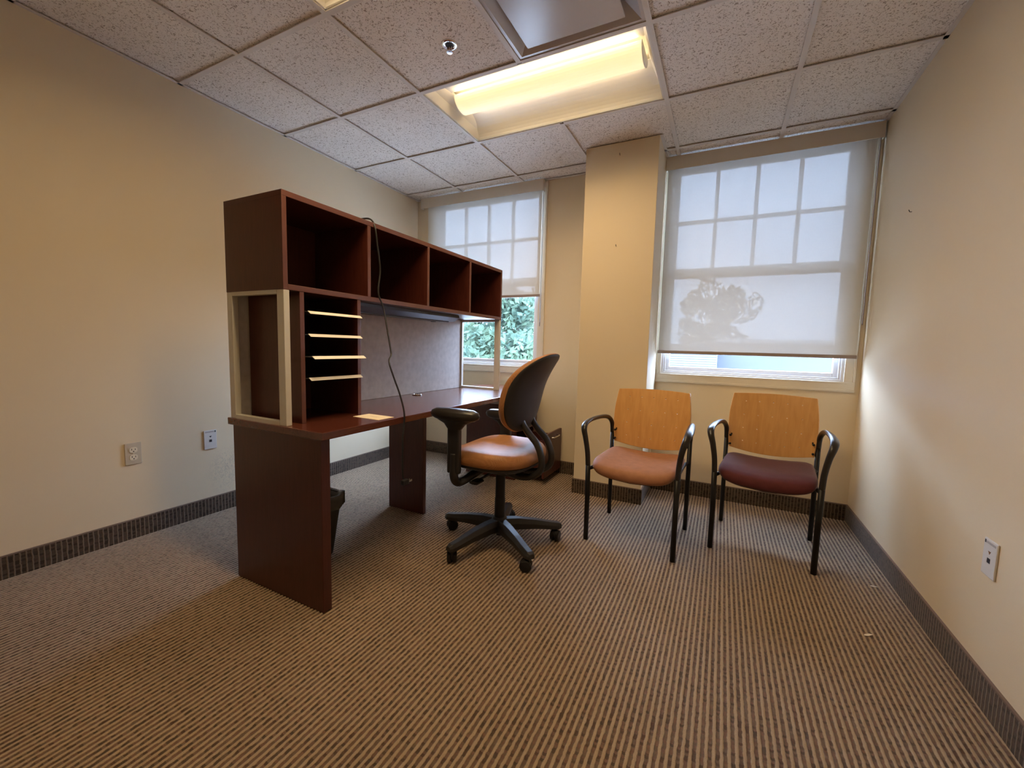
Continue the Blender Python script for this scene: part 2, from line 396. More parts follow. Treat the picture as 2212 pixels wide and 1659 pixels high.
# carpet baseboards with a bound top edge
def base(name, a, b, mat):
    o = struct(obj(name, box((a[0], a[1], -0.003), (b[0], b[1], 0.100)), mat))
    obj('binding', box((a[0], a[1], 0.100), (b[0], b[1], 0.1055)), 'binding', o)
T_B = 0.009
base('baseboard_left', (0, YF), (T_B, 0), 'base_y'); base('baseboard_right', (XR-T_B, YF), (XR, 0), 'base_y')
base('baseboard_back', (T_B, -T_B), (CX0, 0), 'base_x'); base('baseboard_back_right', (CX1, -T_B), (XR-T_B, 0), 'base_x')
base('baseboard_front', (T_B, YF), (XR-T_B, YF+T_B), 'base_x')
base('baseboard_column', (CX0-T_B, CY-T_B), (CX1+T_B, CY), 'base_x')
base('baseboard_column_left', (CX0-T_B, CY), (CX0, -T_B), 'base_y'); base('baseboard_column_right', (CX1, CY), (CX1+T_B, -T_B), 'base_y')

# ------------------------------------------------------------------ suspended ceiling: slab, grid bars and lay-in tiles
ceil = struct(obj('ceiling', box((-0.16, YF-0.16, TOP), (XR+0.16, 0.16, TOP+0.05)), 'grid'))
TT = 0.6096
gx = [0, .5427, .5427+TT, .5427+2*TT, .5427+3*TT, .5427+4*TT, XR]
gy = [0, -.171, -.171-TT, -.171-2*TT, -.171-3*TT, -.171-4*TT, -.171-5*TT, -.171-6*TT, YF]
L1 = (gx[2], gx[4], gy[3], gy[2]); L2 = (gx[2], gx[4], gy[5], gy[4]); DF = (gx[3], gx[4], gy[4], gy[3])
def tbar(a, b): obj('grid_bar', box((a[0], a[1], H), (b[0], b[1], H+0.004)), 'grid', ceil)
g = 0.012
for x in gx[1:-1]:                                   # main bars run toward the window; the middle one stops at the fixtures
    if x == gx[3]:
        for y0, y1 in ((gy[2], 0), (gy[4], gy[3]), (YF, gy[5])): tbar((x-g, y0), (x+g, y1))
    else: tbar((x-g, YF), (x+g, 0))
for y in gy[1:-1]:
    for x0, x1 in zip(gx, gx[1:]): tbar((x0+(g if x0 else 0), y-g), (x1-(g if x1 != XR else 0), y+g))
tbar((0, YF), (0.018, 0)); tbar((XR-0.018, YF), (XR, 0)); tbar((CX1, CY), (CX1+0.018, 0))
tbar((0.018, -0.018), (CX0, 0)); tbar((CX1+0.018, -0.018), (XR-0.018, 0))
tmesh = {}
for i in range(6):
    for j in range(8):
        x0, x1, y1, y0 = gx[i], gx[i+1], gy[j], gy[j+1]; cx, cy = (x0+x1)/2, (y0+y1)/2
        if any(a < cx < b and c < cy < d for a, b, c, d in (L1, L2, DF)): continue
        key = (round(x1-x0, 4), round(y1-y0, 4)); hx, hy = (x1-x0)/2-0.004, (y1-y0)/2-0.004
        if key not in tmesh:
            tmesh[key] = bpy.data.meshes.new('ceiling_tile'); bm = box((-hx, -hy, 0), (hx, hy, 0.016)); bm.to_mesh(tmesh[key]); bm.free()
        obj('ceiling_tile', tmesh[key], 'tile', ceil, (cx, cy, H+0.0105))

# ------------------------------------------------------------------ windows
def window(name, ox, shade_dz):
    x0, x1 = W2[0]+ox, W2[1]+ox; z0, z1 = WZ
    root = bpy.data.objects.new(name, None); COL.objects.link(root); struct(root); root.location = ((x0+x1)/2, 0, z0)
    lx = lambda p: (p[0]-root.location.x, p[1], p[2]-z0)
    def pt(nm, ab, mat, par=root, bev=0.0):
        return obj(nm, boxes(*[(lx(a), lx(b)) for a, b in ab]), mat, par, bevel=bev)
    c = 0.058
    # moulded casing: stepped boards, picture-framed
    for nm, (a, b) in {'casing_sill': ((x0-c, x1+c), (z0-0.066, z0)), 'casing_head': ((x0-c, x1+c), (z1, z1+0.045))}.items():
        pt(nm, [((a[0], -0.014, b[0]), (a[1], 0, b[1])), ((a[0], -0.019, b[0]+0.004 if nm == 'casing_sill' else b[0]+0.03), (a[1], -0.014, b[0]+0.018 if nm == 'casing_sill' else b[1])),
                ((a[0]+0.04, -0.017, b[1]-0.012 if nm == 'casing_sill' else b[0]), (a[1]-0.04, -0.014, b[1] if nm == 'casing_sill' else b[0]+0.012))], 'trim', bev=0.002)
    for s in (0, 1):
        a, b = ((x0-min(c, 0.036 if ox == 0 else c), x0) if s == 0 else (x1, x1+c))
        e = (a, a+0.014) if s == 0 else (b-0.014, b)
        pt('casing_side', [((a, -0.0135, z0), (b, 0, z1)), ((e[0], -0.0185, z0), (e[1], -0.0135, z1))], 'trim', bev=0.002)
    # jamb liner
    pt('jamb', [((x0, 0, z0), (x0+0.016, 0.15, z1)), ((x1-0.016, 0, z0), (x1, 0.15, z1)), ((x0+0.016, 0, z0), (x1-0.016, 0.15, z0+0.014)), ((x0+0.016, 0, z1-0.014), (x1-0.016, 0.15, z1))], 'vinyl', bev=0.002)
    pt('stop', [((x0+0.016, 0.008, z0+0.014), (x0+0.028, 0.024, z1-0.014)), ((x1-0.028, 0.008, z0+0.014), (x1-0.016, 0.024, z1-0.014)), ((x0+0.028, 0.008, z0+0.014), (x1-0.028, 0.024, z0+0.024))], 'vinyl', bev=0.002)
    # lower sash, one light
    a0, a1, y0, y1 = x0+0.017, x1-0.017, 0.030, 0.064
    g0, g1, gz0, gz1, mz = a0+0.036, a1-0.036, z0+0.052, 1.620, 1.664
    s = pt('lower_sash', [((a0, y0, z0+0.016), (g0, y1, mz)), ((g1, y0, z0+0.016), (a1, y1, mz)), ((g0, y0, z0+0.016), (g1, y1, gz0)), ((g0, y0, gz1), (g1, y1, mz))], 'vinyl', bev=0.003)
    pt('pane', [((g0-0.004, 0.045, gz0-0.004), (g1+0.004, 0.049, gz1+0.004))], 'glass', s)
    # upper sash, four by two lights behind bars
    y0, y1 = 0.076, 0.110; h0, h1, k0, k1 = x0+0.055, x1-0.085, 1.655, 2.352
    h1 = x1-0.055-0.030 if False else x1-0.058
    h0 = x0+0.055
    s = pt('upper_sash', [((a0, y0, 1.60), (h0, y1, z1-0.015)), ((h1, y0, 1.60), (a1, y1, z1-0.015)), ((h0, y0, 1.60), (h1, y1, k0)), ((h0, y0, k1), (h1, y1, z1-0.015))], 'vinyl', bev=0.003)
    pt('pane', [((h0-0.004, 0.0915, k0-0.004), (h1+0.004, 0.0945, k1+0.004))], 'glass', s)
    for q in (1, 2, 3):
        x = h0+(h1-h0)*q/4; pt('muntin', [((x-0.012, 0.080, k0), (x+0.012, 0.106, k1))], 'vinyl', s)
    zm = 2.005; pt('muntin', [((h0, 0.082, zm-0.012), (h1, 0.104, zm+0.012))], 'vinyl', s)
    return root
window('window_1', OFF, 0); window('window_2', 0, 0)

def roller_shade(x0, x1, fx0, fx1, zb, chain_z, label):
    t = thing('roller_shade', label, 'shade', ((x0+x1)/2, -0.03, 2.34)); ox, oy, oz = t.location
    q = lambda p: (p[0]-ox, p[1]-oy, p[2]-oz)
    obj('fascia', boxes((q((fx0, -0.062, 2.345)), q((fx1, -0.056, H-0.001))), (q((fx0, -0.056, 2.345)), q((fx0+0.004, -0.020, H-0.001))), (q((fx1-0.004, -0.056, 2.345)), q((fx1, -0.020, H-0.001)))), 'fascia', t, bevel=0.0015)
    obj('roller_tube', tube([q((x0, -0.038, 2.385)), q((x1, -0.038, 2.385))], 0.014, seg=16), 'hem', t, smooth=True)
    bm = bmesh.new(); vs_ = [bm.verts.new(q(p)) for p in ((x0, -0.032, zb+0.002), (x1, -0.032, zb+0.002), (x1, -0.032, 2.372), (x0, -0.032, 2.372))]; bm.faces.new(vs_)
    obj('fabric', bm, 'shade', t)
    obj('hem_bar', box(q((x0-0.004, -0.037, zb-0.018)), q((x1+0.004, -0.027, zb+0.004))), 'hem', t, bevel=0.002)
    bm = bmesh.new(); cx = x1+0.014
    add_tube(bm, [q(p) for p in smooth_path([(cx, -0.030, 2.39), (cx, -0.030, 1.9), (cx, -0.030, chain_z+0.02), (cx, -0.038, chain_z), (cx, -0.046, chain_z+0.02), (cx, -0.046, 1.9), (cx, -0.046, 2.39)], 5)], 0.0022, seg=6)
    obj('bead_chain', bm, 'chain', t, smooth=True)
roller_shade(0.150, 1.322, 0.085, 1.340, 1.507, 1.275, 'cream roller shade pulled halfway down over the window beside the left wall')
roller_shade(2.302, 3.476, 2.290, 3.504, 1.062, 1.285, 'cream roller shade pulled almost down over the window above the two side chairs')

# ------------------------------------------------------------------ ceiling fixtures
def troffer(rect, label, k_=1.0, spread=130):
    x0, x1, y0, y1 = rect; cx, cy = (x0+x1)/2, (y0+y1)/2
    t = thing('ceiling_light', label, 'ceiling light', (cx, cy, H), 0, 'recessed basket lights in the ceiling')
    hx, hy = (x1-x0)/2-0.013, (y1-y0)/2-0.013; zt = 0.135; z_ = 0.0045
    # housing with a flange
    obj('housing', boxes(((-hx, -hy, zt), (hx, hy, zt+0.01)), ((-hx, -hy, z_), (-hx+0.006, hy, zt)), ((hx-0.006, -hy, z_), (hx, hy, zt)), ((-hx, -hy, z_), (hx, -hy+0.006, zt)), ((-hx, hy-0.006, z_), (hx, hy, zt))), 'reflector', t)
    # curved side reflectors
    for s in (-1, 1):
        pr = []
        for k in range(11):
            a = PI/2*k/10
            pr.append((s*(hy-0.008-(hy-0.098)*(1-math.cos(a))), 0.006+0.098*math.sin(a)))
        pr2 = [(y, z+0.004) for y, z in pr][::-1]
        obj('reflector', extrude_profile(pr+pr2, 'x', -hx+0.008, hx-0.008), 'reflector', t)
    # sloped end plates
    for s in (-1, 1):
        xa = s*(hx-0.007); xb = s*(hx-0.085)
        bm = bmesh.new(); pr = [(xa, 0.006), (xa-s*0.010, 0.06), (xa-s*0.045, 0.112), (xa-s*0.043, 0.116), (xa-s*0.006, 0.062), (xa, 0.010)]
        obj('end_plate', extrude_profile(pr, 'y', -hy+0.01, hy-0.01), 'reflector', t)
    # basket: half-round perforated lens with end caps
    R = 0.082; pr = []
    for k in range(17):
        a = PI*k/16; pr.append((R*math.cos(a), 0.092-0.062*math.sin(a)))
    pr += [(y*0.96, z+0.004) for y, z in pr[::-1]]
    bx = hx-0.062
    obj('basket', extrude_profile(pr, 'x', -bx, bx), 'lens', t, smooth=False)
    for s in (-1, 1):
        bm = bmesh.new(); add = [(R*1.03*math.cos(PI*k/16), 0.094-0.066*math.sin(PI*k/16)) for k in range(17)]
        obj('basket_end', extrude_profile(add, 'x', s*bx, s*(bx+0.004)), 'reflector', t)
    # lamps: down through the basket, and up on the reflectors
    ld = bpy.data.lights.new('tube_light', 'AREA'); ld.shape = 'RECTANGLE'; ld.size = 2*bx-0.06; ld.size_y = 0.14
    ld.energy = LAMP_W*k_; ld.color = LAMP_COL; ld.spread = math.radians(spread)
    lo = bpy.data.objects.new('tube_light', ld); COL.objects.link(lo); lo.parent = t; lo.location = (0, 0, 0.024); lo.rotation_euler = (math.radians(8), 0, 0)
    for s in (-1, 1):
        lu = bpy.data.lights.new('tube_uplight', 'AREA'); lu.shape = 'RECTANGLE'; lu.size = 2*bx-0.05; lu.size_y = 0.022
        lu.energy = LAMP_UP_W; lu.color = (1.0, 0.74, 0.42); lu.spread = math.radians(170)
        lo = bpy.data.objects.new('tube_uplight', lu); COL.objects.link(lo); lo.parent = t
        lo.location = (0, s*(R+0.004), 0.088); lo.rotation_euler = (s*math.radians(148), 0, 0)
    return t
troffer(L1, 'lit recessed basket light in front of the column')
troffer(L2, 'recessed light at the top edge, only its lit corner showing', 3.1, 168)

cx, cy = (DF[0]+DF[1])/2, (DF[2]+DF[3])/2
t = thing('air_diffuser', 'white square plaque air diffuser beside the lit ceiling light', 'air vent', (cx, cy, H))
hs = TT/2-0.013
bm = bmesh.new()
rings = []
for s_, z_ in ((hs, 0.0045), (hs-0.014, 0.0048), (hs-0.030, 0.018), (hs-0.075, 0.055), (hs-0.085, 0.095), (hs-0.16, 0.098)):
    rings.append([bm.verts.new((a*s_, b*s_, z_)) for a, b in ((-1, -1), (1, -1), (1, 1), (-1, 1))])
for a, b in zip(rings, rings[1:]):
    for k in range(4): bm.faces.new((a[k], a[(k+1) % 4], b[(k+1) % 4], b[k]))
bm.faces.new(rings[-1])
obj('cone', bm, 'plaque', t)
obj('plaque', box((-0.221, -0.221, -0.010), (0.221, 0.221, -0.002)), 'plaque', t, bevel=0.003)
for a in (-1, 1):
    for b in (-1, 1): obj('hanger', box((a*0.12-0.006, b*0.12-0.006, -0.002), (a*0.12+0.006, b*0.12+0.006, 0.098)), 'plaque', t)

t = thing('fire_sprinkler', 'small chrome recessed sprinkler head in a ceiling tile', 'sprinkler', (1.516, -1.623, H+0.0105))
obj('escutcheon', lathe([(0.018, -0.001), (0.026, -0.005), (0.036, -0.004), (0.039, 0.0), (0.018, 0.0)], 32), 'chrome', t, smooth=True)
obj('cup', lathe([(0.026, -0.0045), (0.0255, -0.002), (0.0, -0.002)], 24), 'dark', t)
obj('frame', boxes(((-0.012, -0.002, -0.028), (-0.009, 0.002, -0.002)), ((0.009, -0.002, -0.028), (0.012, 0.002, -0.002)), ((-0.012, -0.002, -0.030), (0.012, 0.002, -0.027))), 'chrome', t)
obj('deflector', lathe([(0.0, -0.034), (0.014, -0.0335), (0.014, -0.031), (0.004, -0.030), (0.004, -0.004), (0.0, -0.004)], 20), 'chrome', t, smooth=False)

# ------------------------------------------------------------------ desk
DX0, DX1, DY0, DZ = 0.813, 1.415, -2.262, 0.725
t = thing('desk', 'long dark cherry desk standing out from the window wall', 'desk', (1.11, -1.2, 0)); o_ = t.location
q = lambda p: (p[0]-o_[0], p[1]-o_[1], p[2]-o_[2])
bm = bmesh.new(); pts = [(DX0, DY0), (DX1, DY0)]; rc = 0.30
for k in range(13):
    a = PI/2*k/12; pts.append((DX1-0.26+0.26*math.cos(a), -0.025-0.26+0.26*math.sin(a)))
for k in range(13):
    a = PI/2*k/12; pts.append((DX0+rc-rc*math.sin(a), -0.025-rc+rc*math.cos(a)))
lo_ = [bm.verts.new(q((x, y, DZ-0.030))) for x, y in pts]; hi_ = [bm.verts.new(q((x, y, DZ))) for x, y in pts]
bm.faces.new(lo_[::-1]); bm.faces.new(hi_)
for k in range(len(pts)): bm.faces.new((lo_[k], lo_[(k+1) % len(pts)], hi_[(k+1) % len(pts)], hi_[k]))
obj('desktop', bm, 'cherry_top', t, bevel=0.0025)
obj('end_panel', box(q((0.836, -2.252, 0)), q((1.396, -2.212, DZ-0.030))), 'cherry', t, bevel=0.002)
obj('support_panel', box(q((0.836, -1.292, 0)), q((1.115, -1.262, DZ-0.030))), 'cherry', t, bevel=0.002)
gm = obj('grommet', lathe([(0.020, 0.0), (0.031, 0.0005), (0.034, 0.004), (0.030, 0.007), (0.022, 0.006), (0.020, 0.0005)], 28), 'chrome', t, q((0.914, -1.11, DZ)), smooth=True)
gm['label'] = 'metal cable grommet ring'

t = thing('drawer_pedestal', 'low dark cherry file pedestal under the far end of the desk', 'cabinet', (1.12, -0.21, 0)); o_ = t.location
obj('body', boxes((q((0.850, -0.392, 0)), q((1.312, -0.374, 0.600))), (q((0.850, -0.044, 0)), q((1.312, -0.026, 0.600))), (q((0.850, -0.374, 0.02)), q((0.868, -0.044, 0.600))),
    (q((0.868, -0.374, 0.02)), q((1.312, -0.044, 0.045))), (q((0.868, -0.374, 0.580)), q((1.312, -0.044, 0.600)))), 'cherry', t, bevel=0.0015)
dz0, dz1, dxo = 0.052, 0.392, 0.230
d1 = obj('drawer', boxes((q((1.313+dxo, -0.394, dz0)), q((1.332+dxo, -0.024, dz1))), (q((0.88+dxo, -0.366, dz0+0.03)), q((1.313+dxo, -0.354, dz1-0.05))), (q((0.88+dxo, -0.064, dz0+0.03)), q((1.313+dxo, -0.052, dz1-0.05))),
    (q((0.88+dxo, -0.354, dz0+0.03)), q((1.313+dxo, -0.064, dz0+0.04)))), 'cherry', t, bevel=0.0015); d1['label'] = 'bottom file drawer standing open'
d2 = obj('drawer', box(q((1.313, -0.394, dz1+0.004)), q((1.332, -0.024, 0.600))), 'cherry', t, bevel=0.0015)
for d, xx, zz in ((d1, 1.332+dxo, dz1-0.035), (d2, 1.332, 0.56)):
    obj('handle', tube([q(p) for p in smooth_path([(xx, -0.275, zz), (xx+0.022, -0.272, zz), (xx+0.028, -0.262, zz), (xx+0.028, -0.155, zz), (xx+0.022, -0.146, zz), (xx, -0.143, zz)], 5)], 0.0045, seg=8), 'chrome', d, smooth=True)

# ------------------------------------------------------------------ hutch on the desk
HX0, HX1, HY0, HY1, HZ0, HZ1 = 0.826, 1.201, -2.255, -0.470, 1.265, 1.640
t = thing('desk_hutch', 'dark cherry hutch with four open cubbies standing on the desk', 'hutch', (1.01, -1.36, DZ)); o_ = t.location
pb = dict(bevel=0.0012)
pale_front(obj('top_panel', box(q((HX0, HY0, HZ1-0.022)), q((HX1, HY1, HZ1))), 'cherry', t, **pb))
pale_front(obj('bottom_panel', box(q((HX0, HY0+0.020, HZ0)), q((HX1, HY1-0.020, HZ0+0.022))), 'cherry', t, **pb))
for y in (HY0, HY1-0.020): pale_front(obj('side_panel', box(q((HX0, y, HZ0)), q((HX1, y+0.020, HZ1-0.022))), 'cherry', t, **pb))
obj('back_panel', box(q((HX0, HY0+0.020, HZ0+0.022)), q((HX0+0.008, HY1-0.020, HZ1-0.022))), 'cherry', t)
for y in (-1.812, -1.362, -0.916): pale_front(obj('divider', box(q((HX0+0.008, y-0.010, HZ0+0.022)), q((HX1-0.001, y+0.010, HZ1-0.022))), 'cherry', t, **pb))
for nm, ya, yb in (('end_frame', -2.254, -2.229), ('end_frame', -0.498, -0.473)):
    e = obj('post', box(q((1.158, ya, DZ)), q((1.200, yb, HZ0))), 'champ', t, bevel=0.002)
    obj('post', box(q((0.826, ya, DZ)), q((0.862, yb, HZ0))), 'champ', t, bevel=0.002)
    obj('rail', box(q((0.862, ya, DZ)), q((1.158, yb, DZ+0.016))), 'champ', t)
    obj('rail', box(q((0.862, ya, HZ0-0.016)), q((1.158, yb, HZ0))), 'champ', t)
tk = obj('tackboard', box(q((0.834, -2.225, DZ)), q((0.852, -0.502, HZ0))), 'tack', t, bevel=0.002); tk['label'] = 'grey fabric tackboard panel'

t = thing('paper_sorter', 'cherry paper sorter with four pull-out ivory-lipped shelves under the hutch', 'paper sorter', (1.04, -2.02, DZ)); o_ = t.location
for ya in (-2.184, -1.886): pale_front(obj('side_panel', box(q((0.860, ya, DZ)), q((1.199, ya+0.020, HZ0))), 'cherry', t, **pb))
obj('back_panel', box(q((0.860, -2.164, DZ)), q((0.866, -1.886, HZ0))), 'cherry', t)
for z, dx in ((1.187, 0.0), (1.093, 0.0), (1.001, 0.022), (0.910, 0.0)):
    sh = obj('shelf', boxes((q((0.868+dx, -2.162, z)), q((1.199+dx, -1.888, z+0.002)))), 'shelfdark', t)
    bm = bmesh.new(); pr = [(1.196+dx, z+0.003), (1.214+dx, z-0.008), (1.216+dx, z-0.0075), (1.199+dx, z+0.0045)]
    obj('lip', extrude_profile([(x-o_[0], zz-o_[2]) for x, zz in pr], 'y', -2.160-o_[1]+0.012, -1.858-o_[1]-0.012), 'lip', sh)

t = thing('task_light', 'slim dark grey task light fixed under the hutch', 'task light', (1.05, -1.36, HZ0)); o_ = t.location
obj('housing', extrude_profile([(x-o_[0], z-o_[2]) for x, z in ((0.985, HZ0), (0.985, HZ0-0.030), (1.010, HZ0-0.042), (1.085, HZ0-0.042), (1.125, HZ0-0.018), (1.125, HZ0))], 'y', -1.84-o_[1], -0.93-o_[1]), 'greyfix', t, bevel=0.002)
obj('lens', box(q((1.005, -1.80, HZ0-0.049)), q((1.082, -0.99, HZ0-0.042))), 'greyfix', t, bevel=0.002)
obj('switch', box(q((1.03, -1.12, HZ0-0.053)), q((1.05, -1.09, HZ0-0.049))), 'black', t)

cord = [(0.90, -1.90, 1.6445), (0.98, -1.84, 1.6445), (1.04, -1.790, 1.660), (1.10, -1.765, 1.674), (1.17, -1.774, 1.662), (1.208, -1.782, 1.618), (1.2155, -1.775, 1.535), (1.2155, -1.763, 1.472), (1.217, -1.759, 1.406), (1.22, -1.775, 1.311),
  (1.23, -1.751, 1.239), (1.27, -1.762, 1.115), (1.30, -1.775, 1.032), (1.31, -1.783, 1.008), (1.33, -1.818, 0.978), (1.36, -1.820, 0.908), (1.39, -1.814, 0.833), (1.413, -1.814, 0.769), (1.4205, -1.815, 0.727), (1.4205, -1.817, 0.683),
  (1.4225, -1.827, 0.63), (1.424, -1.830, 0.564), (1.424, -1.830, 0.464), (1.424, -1.826, 0.430)]
t = thing('appliance_cord', 'black power cord draped over the hutch, plug hanging under the desk edge', 'cord', (0.90, -1.90, 1.640)); o_ = t.location
obj('cable', tube([q(p) for p in smooth_path(cord, 5)], 0.0042, seg=8), 'black', t, smooth=True)
pl = obj('plug', boxes((q((1.414, -1.834, 0.400)), q((1.436, -1.796, 0.424)))), 'black', t, bevel=0.004)
for dx in (-0.006, 0.006): obj('prong', box(q((1.425+dx-0.001, -1.796, 0.407)), q((1.425+dx+0.001, -1.772, 0.417))), 'brass', pl)

t = thing('envelope', 'small manila envelope lying on the desk by the sorter', 'envelope', (1.31, -1.898, DZ), math.radians(-1))
obj('sheet', box((-0.080, -0.048, 0), (0.080, 0.048, 0.0012)), 'paper', t)
obj('writing', boxes(((-0.02, -0.004, 0.0012), (0.025, -0.002, 0.0014)), ((-0.018, 0.004, 0.0012), (0.03, 0.0055, 0.0014))), 'ink', t)

# ------------------------------------------------------------------ waste bin under the desk
t = thing('waste_basket', 'black waste basket with a bin liner behind the desk end panel', 'waste bin', (0.955, -1.962, 0))
def rr(hx, hy, z, n=28, e=5): return [(hx*sup(2*PI*k/n, e)[0], hy*sup(2*PI*k/n, e)[1], z) for k in range(n)]
obj('bin', loft([rr(0.090, 0.070, 0.004), rr(0.128, 0.100, 0.295), rr(0.134, 0.106, 0.300), rr(0.134, 0.106, 0.312), rr(0.125, 0.097, 0.312), rr(0.088, 0.068, 0.010)]), 'bin', t, smooth=False)
sec = []
for hx, hy, z in ((0.128, 0.100, 0.245), (0.139, 0.111, 0.262), (0.1385, 0.1105, 0.315), (0.133, 0.105, 0.320), (0.121, 0.093, 0.306), (0.112, 0.088, 0.24)):
    sec.append([(x*(1+0.03*math.sin(9*k+z*70)), y*(1+0.03*math.sin(9*k+z*70)), z+0.006*math.sin(5*k)) for k, (x, y, _) in enumerate(rr(hx, hy, z))])
obj('liner', loft(sec, cap=False), 'liner', t, smooth=True)

# ------------------------------------------------------------------ office chair (faces the desk)
OCX, OCY = 1.709, -1.382
t = thing('office_chair', 'swivel office chair with ochre seat and black back shell at the desk', 'office chair', (OCX, OCY, 0), -PI/2)
bs = obj('base', lathe([(0.0, 0.060), (0.030, 0.060), (0.046, 0.085), (0.046, 0.125), (0.036, 0.150), (0.0, 0.150)], 24), 'black', t, smooth=True)
for k in range(5):
    a = math.radians(36.5+72*k+90); d = Vector((math.cos(a), math.sin(a), 0)); s = Vector((-d.y, d.x, 0))
    secs = []
    for r, hw, zt, zb in ((0.030, 0.034, 0.140, 0.080), (0.10, 0.032, 0.138, 0.080), (0.20, 0.028, 0.124, 0.076), (0.29, 0.026, 0.106, 0.068), (0.330, 0.025, 0.100, 0.066), (0.348, 0.016, 0.092, 0.068)):
        p = d*r; secs.append([tuple(p+s*x+Vector((0, 0, z))) for x, z in ((-hw, zb), (hw, zb), (hw, zb+(zt-zb)*0.55), (hw*0.6, zt), (-hw*0.6, zt), (-hw, zb+(zt-zb)*0.55))])
    lg = obj('base_leg', loft(secs), 'black', t, bevel=0.003, smooth=False)
    c = d*0.322; tr_ = Vector((math.cos(a+0.9), math.sin(a+0.9), 0)); ax = Vector((-tr_.y, tr_.x, 0))
    cs = obj('caster', tube([c+Vector((0, 0, 0.050)), c+Vector((0, 0, 0.066))], 0.009, seg=10), 'black', t)
    off = c - tr_*0.014
    for sg in (-1, 1):
        Mx = Matrix.Translation(off+ax*sg*0.0135+Vector((0, 0, 0.0295))) @ ax.to_track_quat('Z', 'Y').to_matrix().to_4x4()
        obj('wheel', lathe([(0.0, -0.010), (0.024, -0.011), (0.0295, -0.007), (0.0295, 0.007), (0.024, 0.011), (0.0, 0.010)], 20, Mx), 'blackmetal', cs, smooth=False)
    obj('hood', tube([off+ax*-0.004+Vector((0, 0, 0.034)), off+ax*0.004+Vector((0, 0, 0.034))], 0.023, seg=16), 'black', cs)
obj('gas_column', lathe([(0.0, 0.045), (0.016, 0.045), (0.016, 0.060), (0.0295, 0.061), (0.0295, 0.10), (0.0285, 0.250), (0.0265, 0.255), (0.0255, 0.415), (0.0, 0.415)], 24), 'blackmetal', t, smooth=False)
obj('mechanism', boxes(((-0.085, -0.12, 0.412), (0.085, 0.13, 0.450)), ((-0.045, -0.05, 0.385), (0.045, 0.10, 0.412))), 'black', t, bevel=0.012)
obj('seat_pan', loft([[(0.20*x, -0.02+0.20*y, 0.446) for x, y in (sup(2*PI*k/40, 3.2) for k in range(40))], [(0.235*x, -0.02+0.228*y, 0.462) for x, y in (sup(2*PI*k/40, 3.2) for k in range(40))],
    [(0.238*x, -0.02+0.231*y, 0.474) for x, y in (sup(2*PI*k/40, 3.2) for k in range(40))]]), 'black', t, smooth=False)
secs = []
def seat_sec(f, z, dome):
    out = []
    for k in range(48):
        x, y = sup(2*PI*k/48, 2.9); X_, Y_ = 0.250*f*x, 0.240*f*y
        zz = z + dome*(-0.010*(1-abs(x*f)**2)) - (0.020*max(0, -y*f-0.35)**2*2.5 if dome else 0) + 0.012*abs(x*f)**2*dome
        out.append((X_, -0.02+Y_, zz))
    return out
for f, z, dm in ((0.94, 0.472, 0), (0.985, 0.483, 0), (1.0, 0.499, 0), (0.990, 0.516, 0.5), (0.95, 0.532, 1), (0.86, 0.541, 1), (0.7, 0.545, 1), (0.45, 0.546, 1), (0.2, 0.546, 1)): secs.append(seat_sec(f, z, dm))
obj('seat', loft(secs), 'orangefab', t, smooth=True)
# back: oval, hollowed, flaring backward at the top
def back_pt(u, v, off):
    """u,v on the unit disc; v up; off = distance behind the front face"""
    z = 0.835+0.203*v
    hw = 0.214*(1-0.02*max(0, -v)**2)
    y = 0.115+0.10*(v+1)/2+0.065*max(0, v)**2 + 0.012*(v*v) - 0.040*u*u
    return (hw*u, y+off, z)
def disc_sec(f, off):
    out = []
    for k in range(56):
        x, y = sup(2*PI*k/56, 2.5); out.append(back_pt(x*f, y*f, off))
    return out
obj('back_cushion', loft([disc_sec(0.15, -0.050), disc_sec(0.6, -0.048), disc_sec(0.86, -0.042), disc_sec(0.96, -0.030), disc_sec(1.0, -0.010), disc_sec(0.985, 0.004)], cap_end=False), 'orangefab', t, smooth=True)
obj('back_shell', loft([disc_sec(0.10, 0.004), disc_sec(0.6, 0.003), disc_sec(0.985, 0.000), disc_sec(0.97, 0.010), disc_sec(0.92, 0.018), disc_sec(0.75, 0.026), disc_sec(0.45, 0.030), disc_sec(0.15, 0.031)]), 'shell', t, smooth=True)
for s in (-1, 1):
    p = smooth_path([(s*0.055, 0.02, 0.440), (s*0.060, 0.10, 0.412), (s*0.062, 0.185, 0.412), (s*0.064, 0.250, 0.450), (s*0.066, 0.262, 0.510), (s*0.064, 0.235, 0.585), (s*0.060, 0.182, 0.640), (s*0.060, 0.150, 0.690), (s*0.058, 0.146, 0.760)], 6)
    obj('back_bar', tube(p, [0.0205]*(len(p)-12)+[0.0205-0.0009*i for i in range(12)], seg=12, flat=0.8), 'black', t, smooth=True)
if 0: obj('lumbar_cover', loft([[(0.075*x, 0.165+0.105*y, 0.330) for x, y in (sup(2*PI*k/32, 3) for k in range(32))], [(0.085*x, 0.165+0.115*y, 0.350) for x, y in (sup(2*PI*k/32, 3) for k in range(32))], [(0.080*x, 0.165+0.110*y, 0.385) for x, y in (sup(2*PI*k/32, 3) for k in range(32))]]), 'black', t, smooth=False)
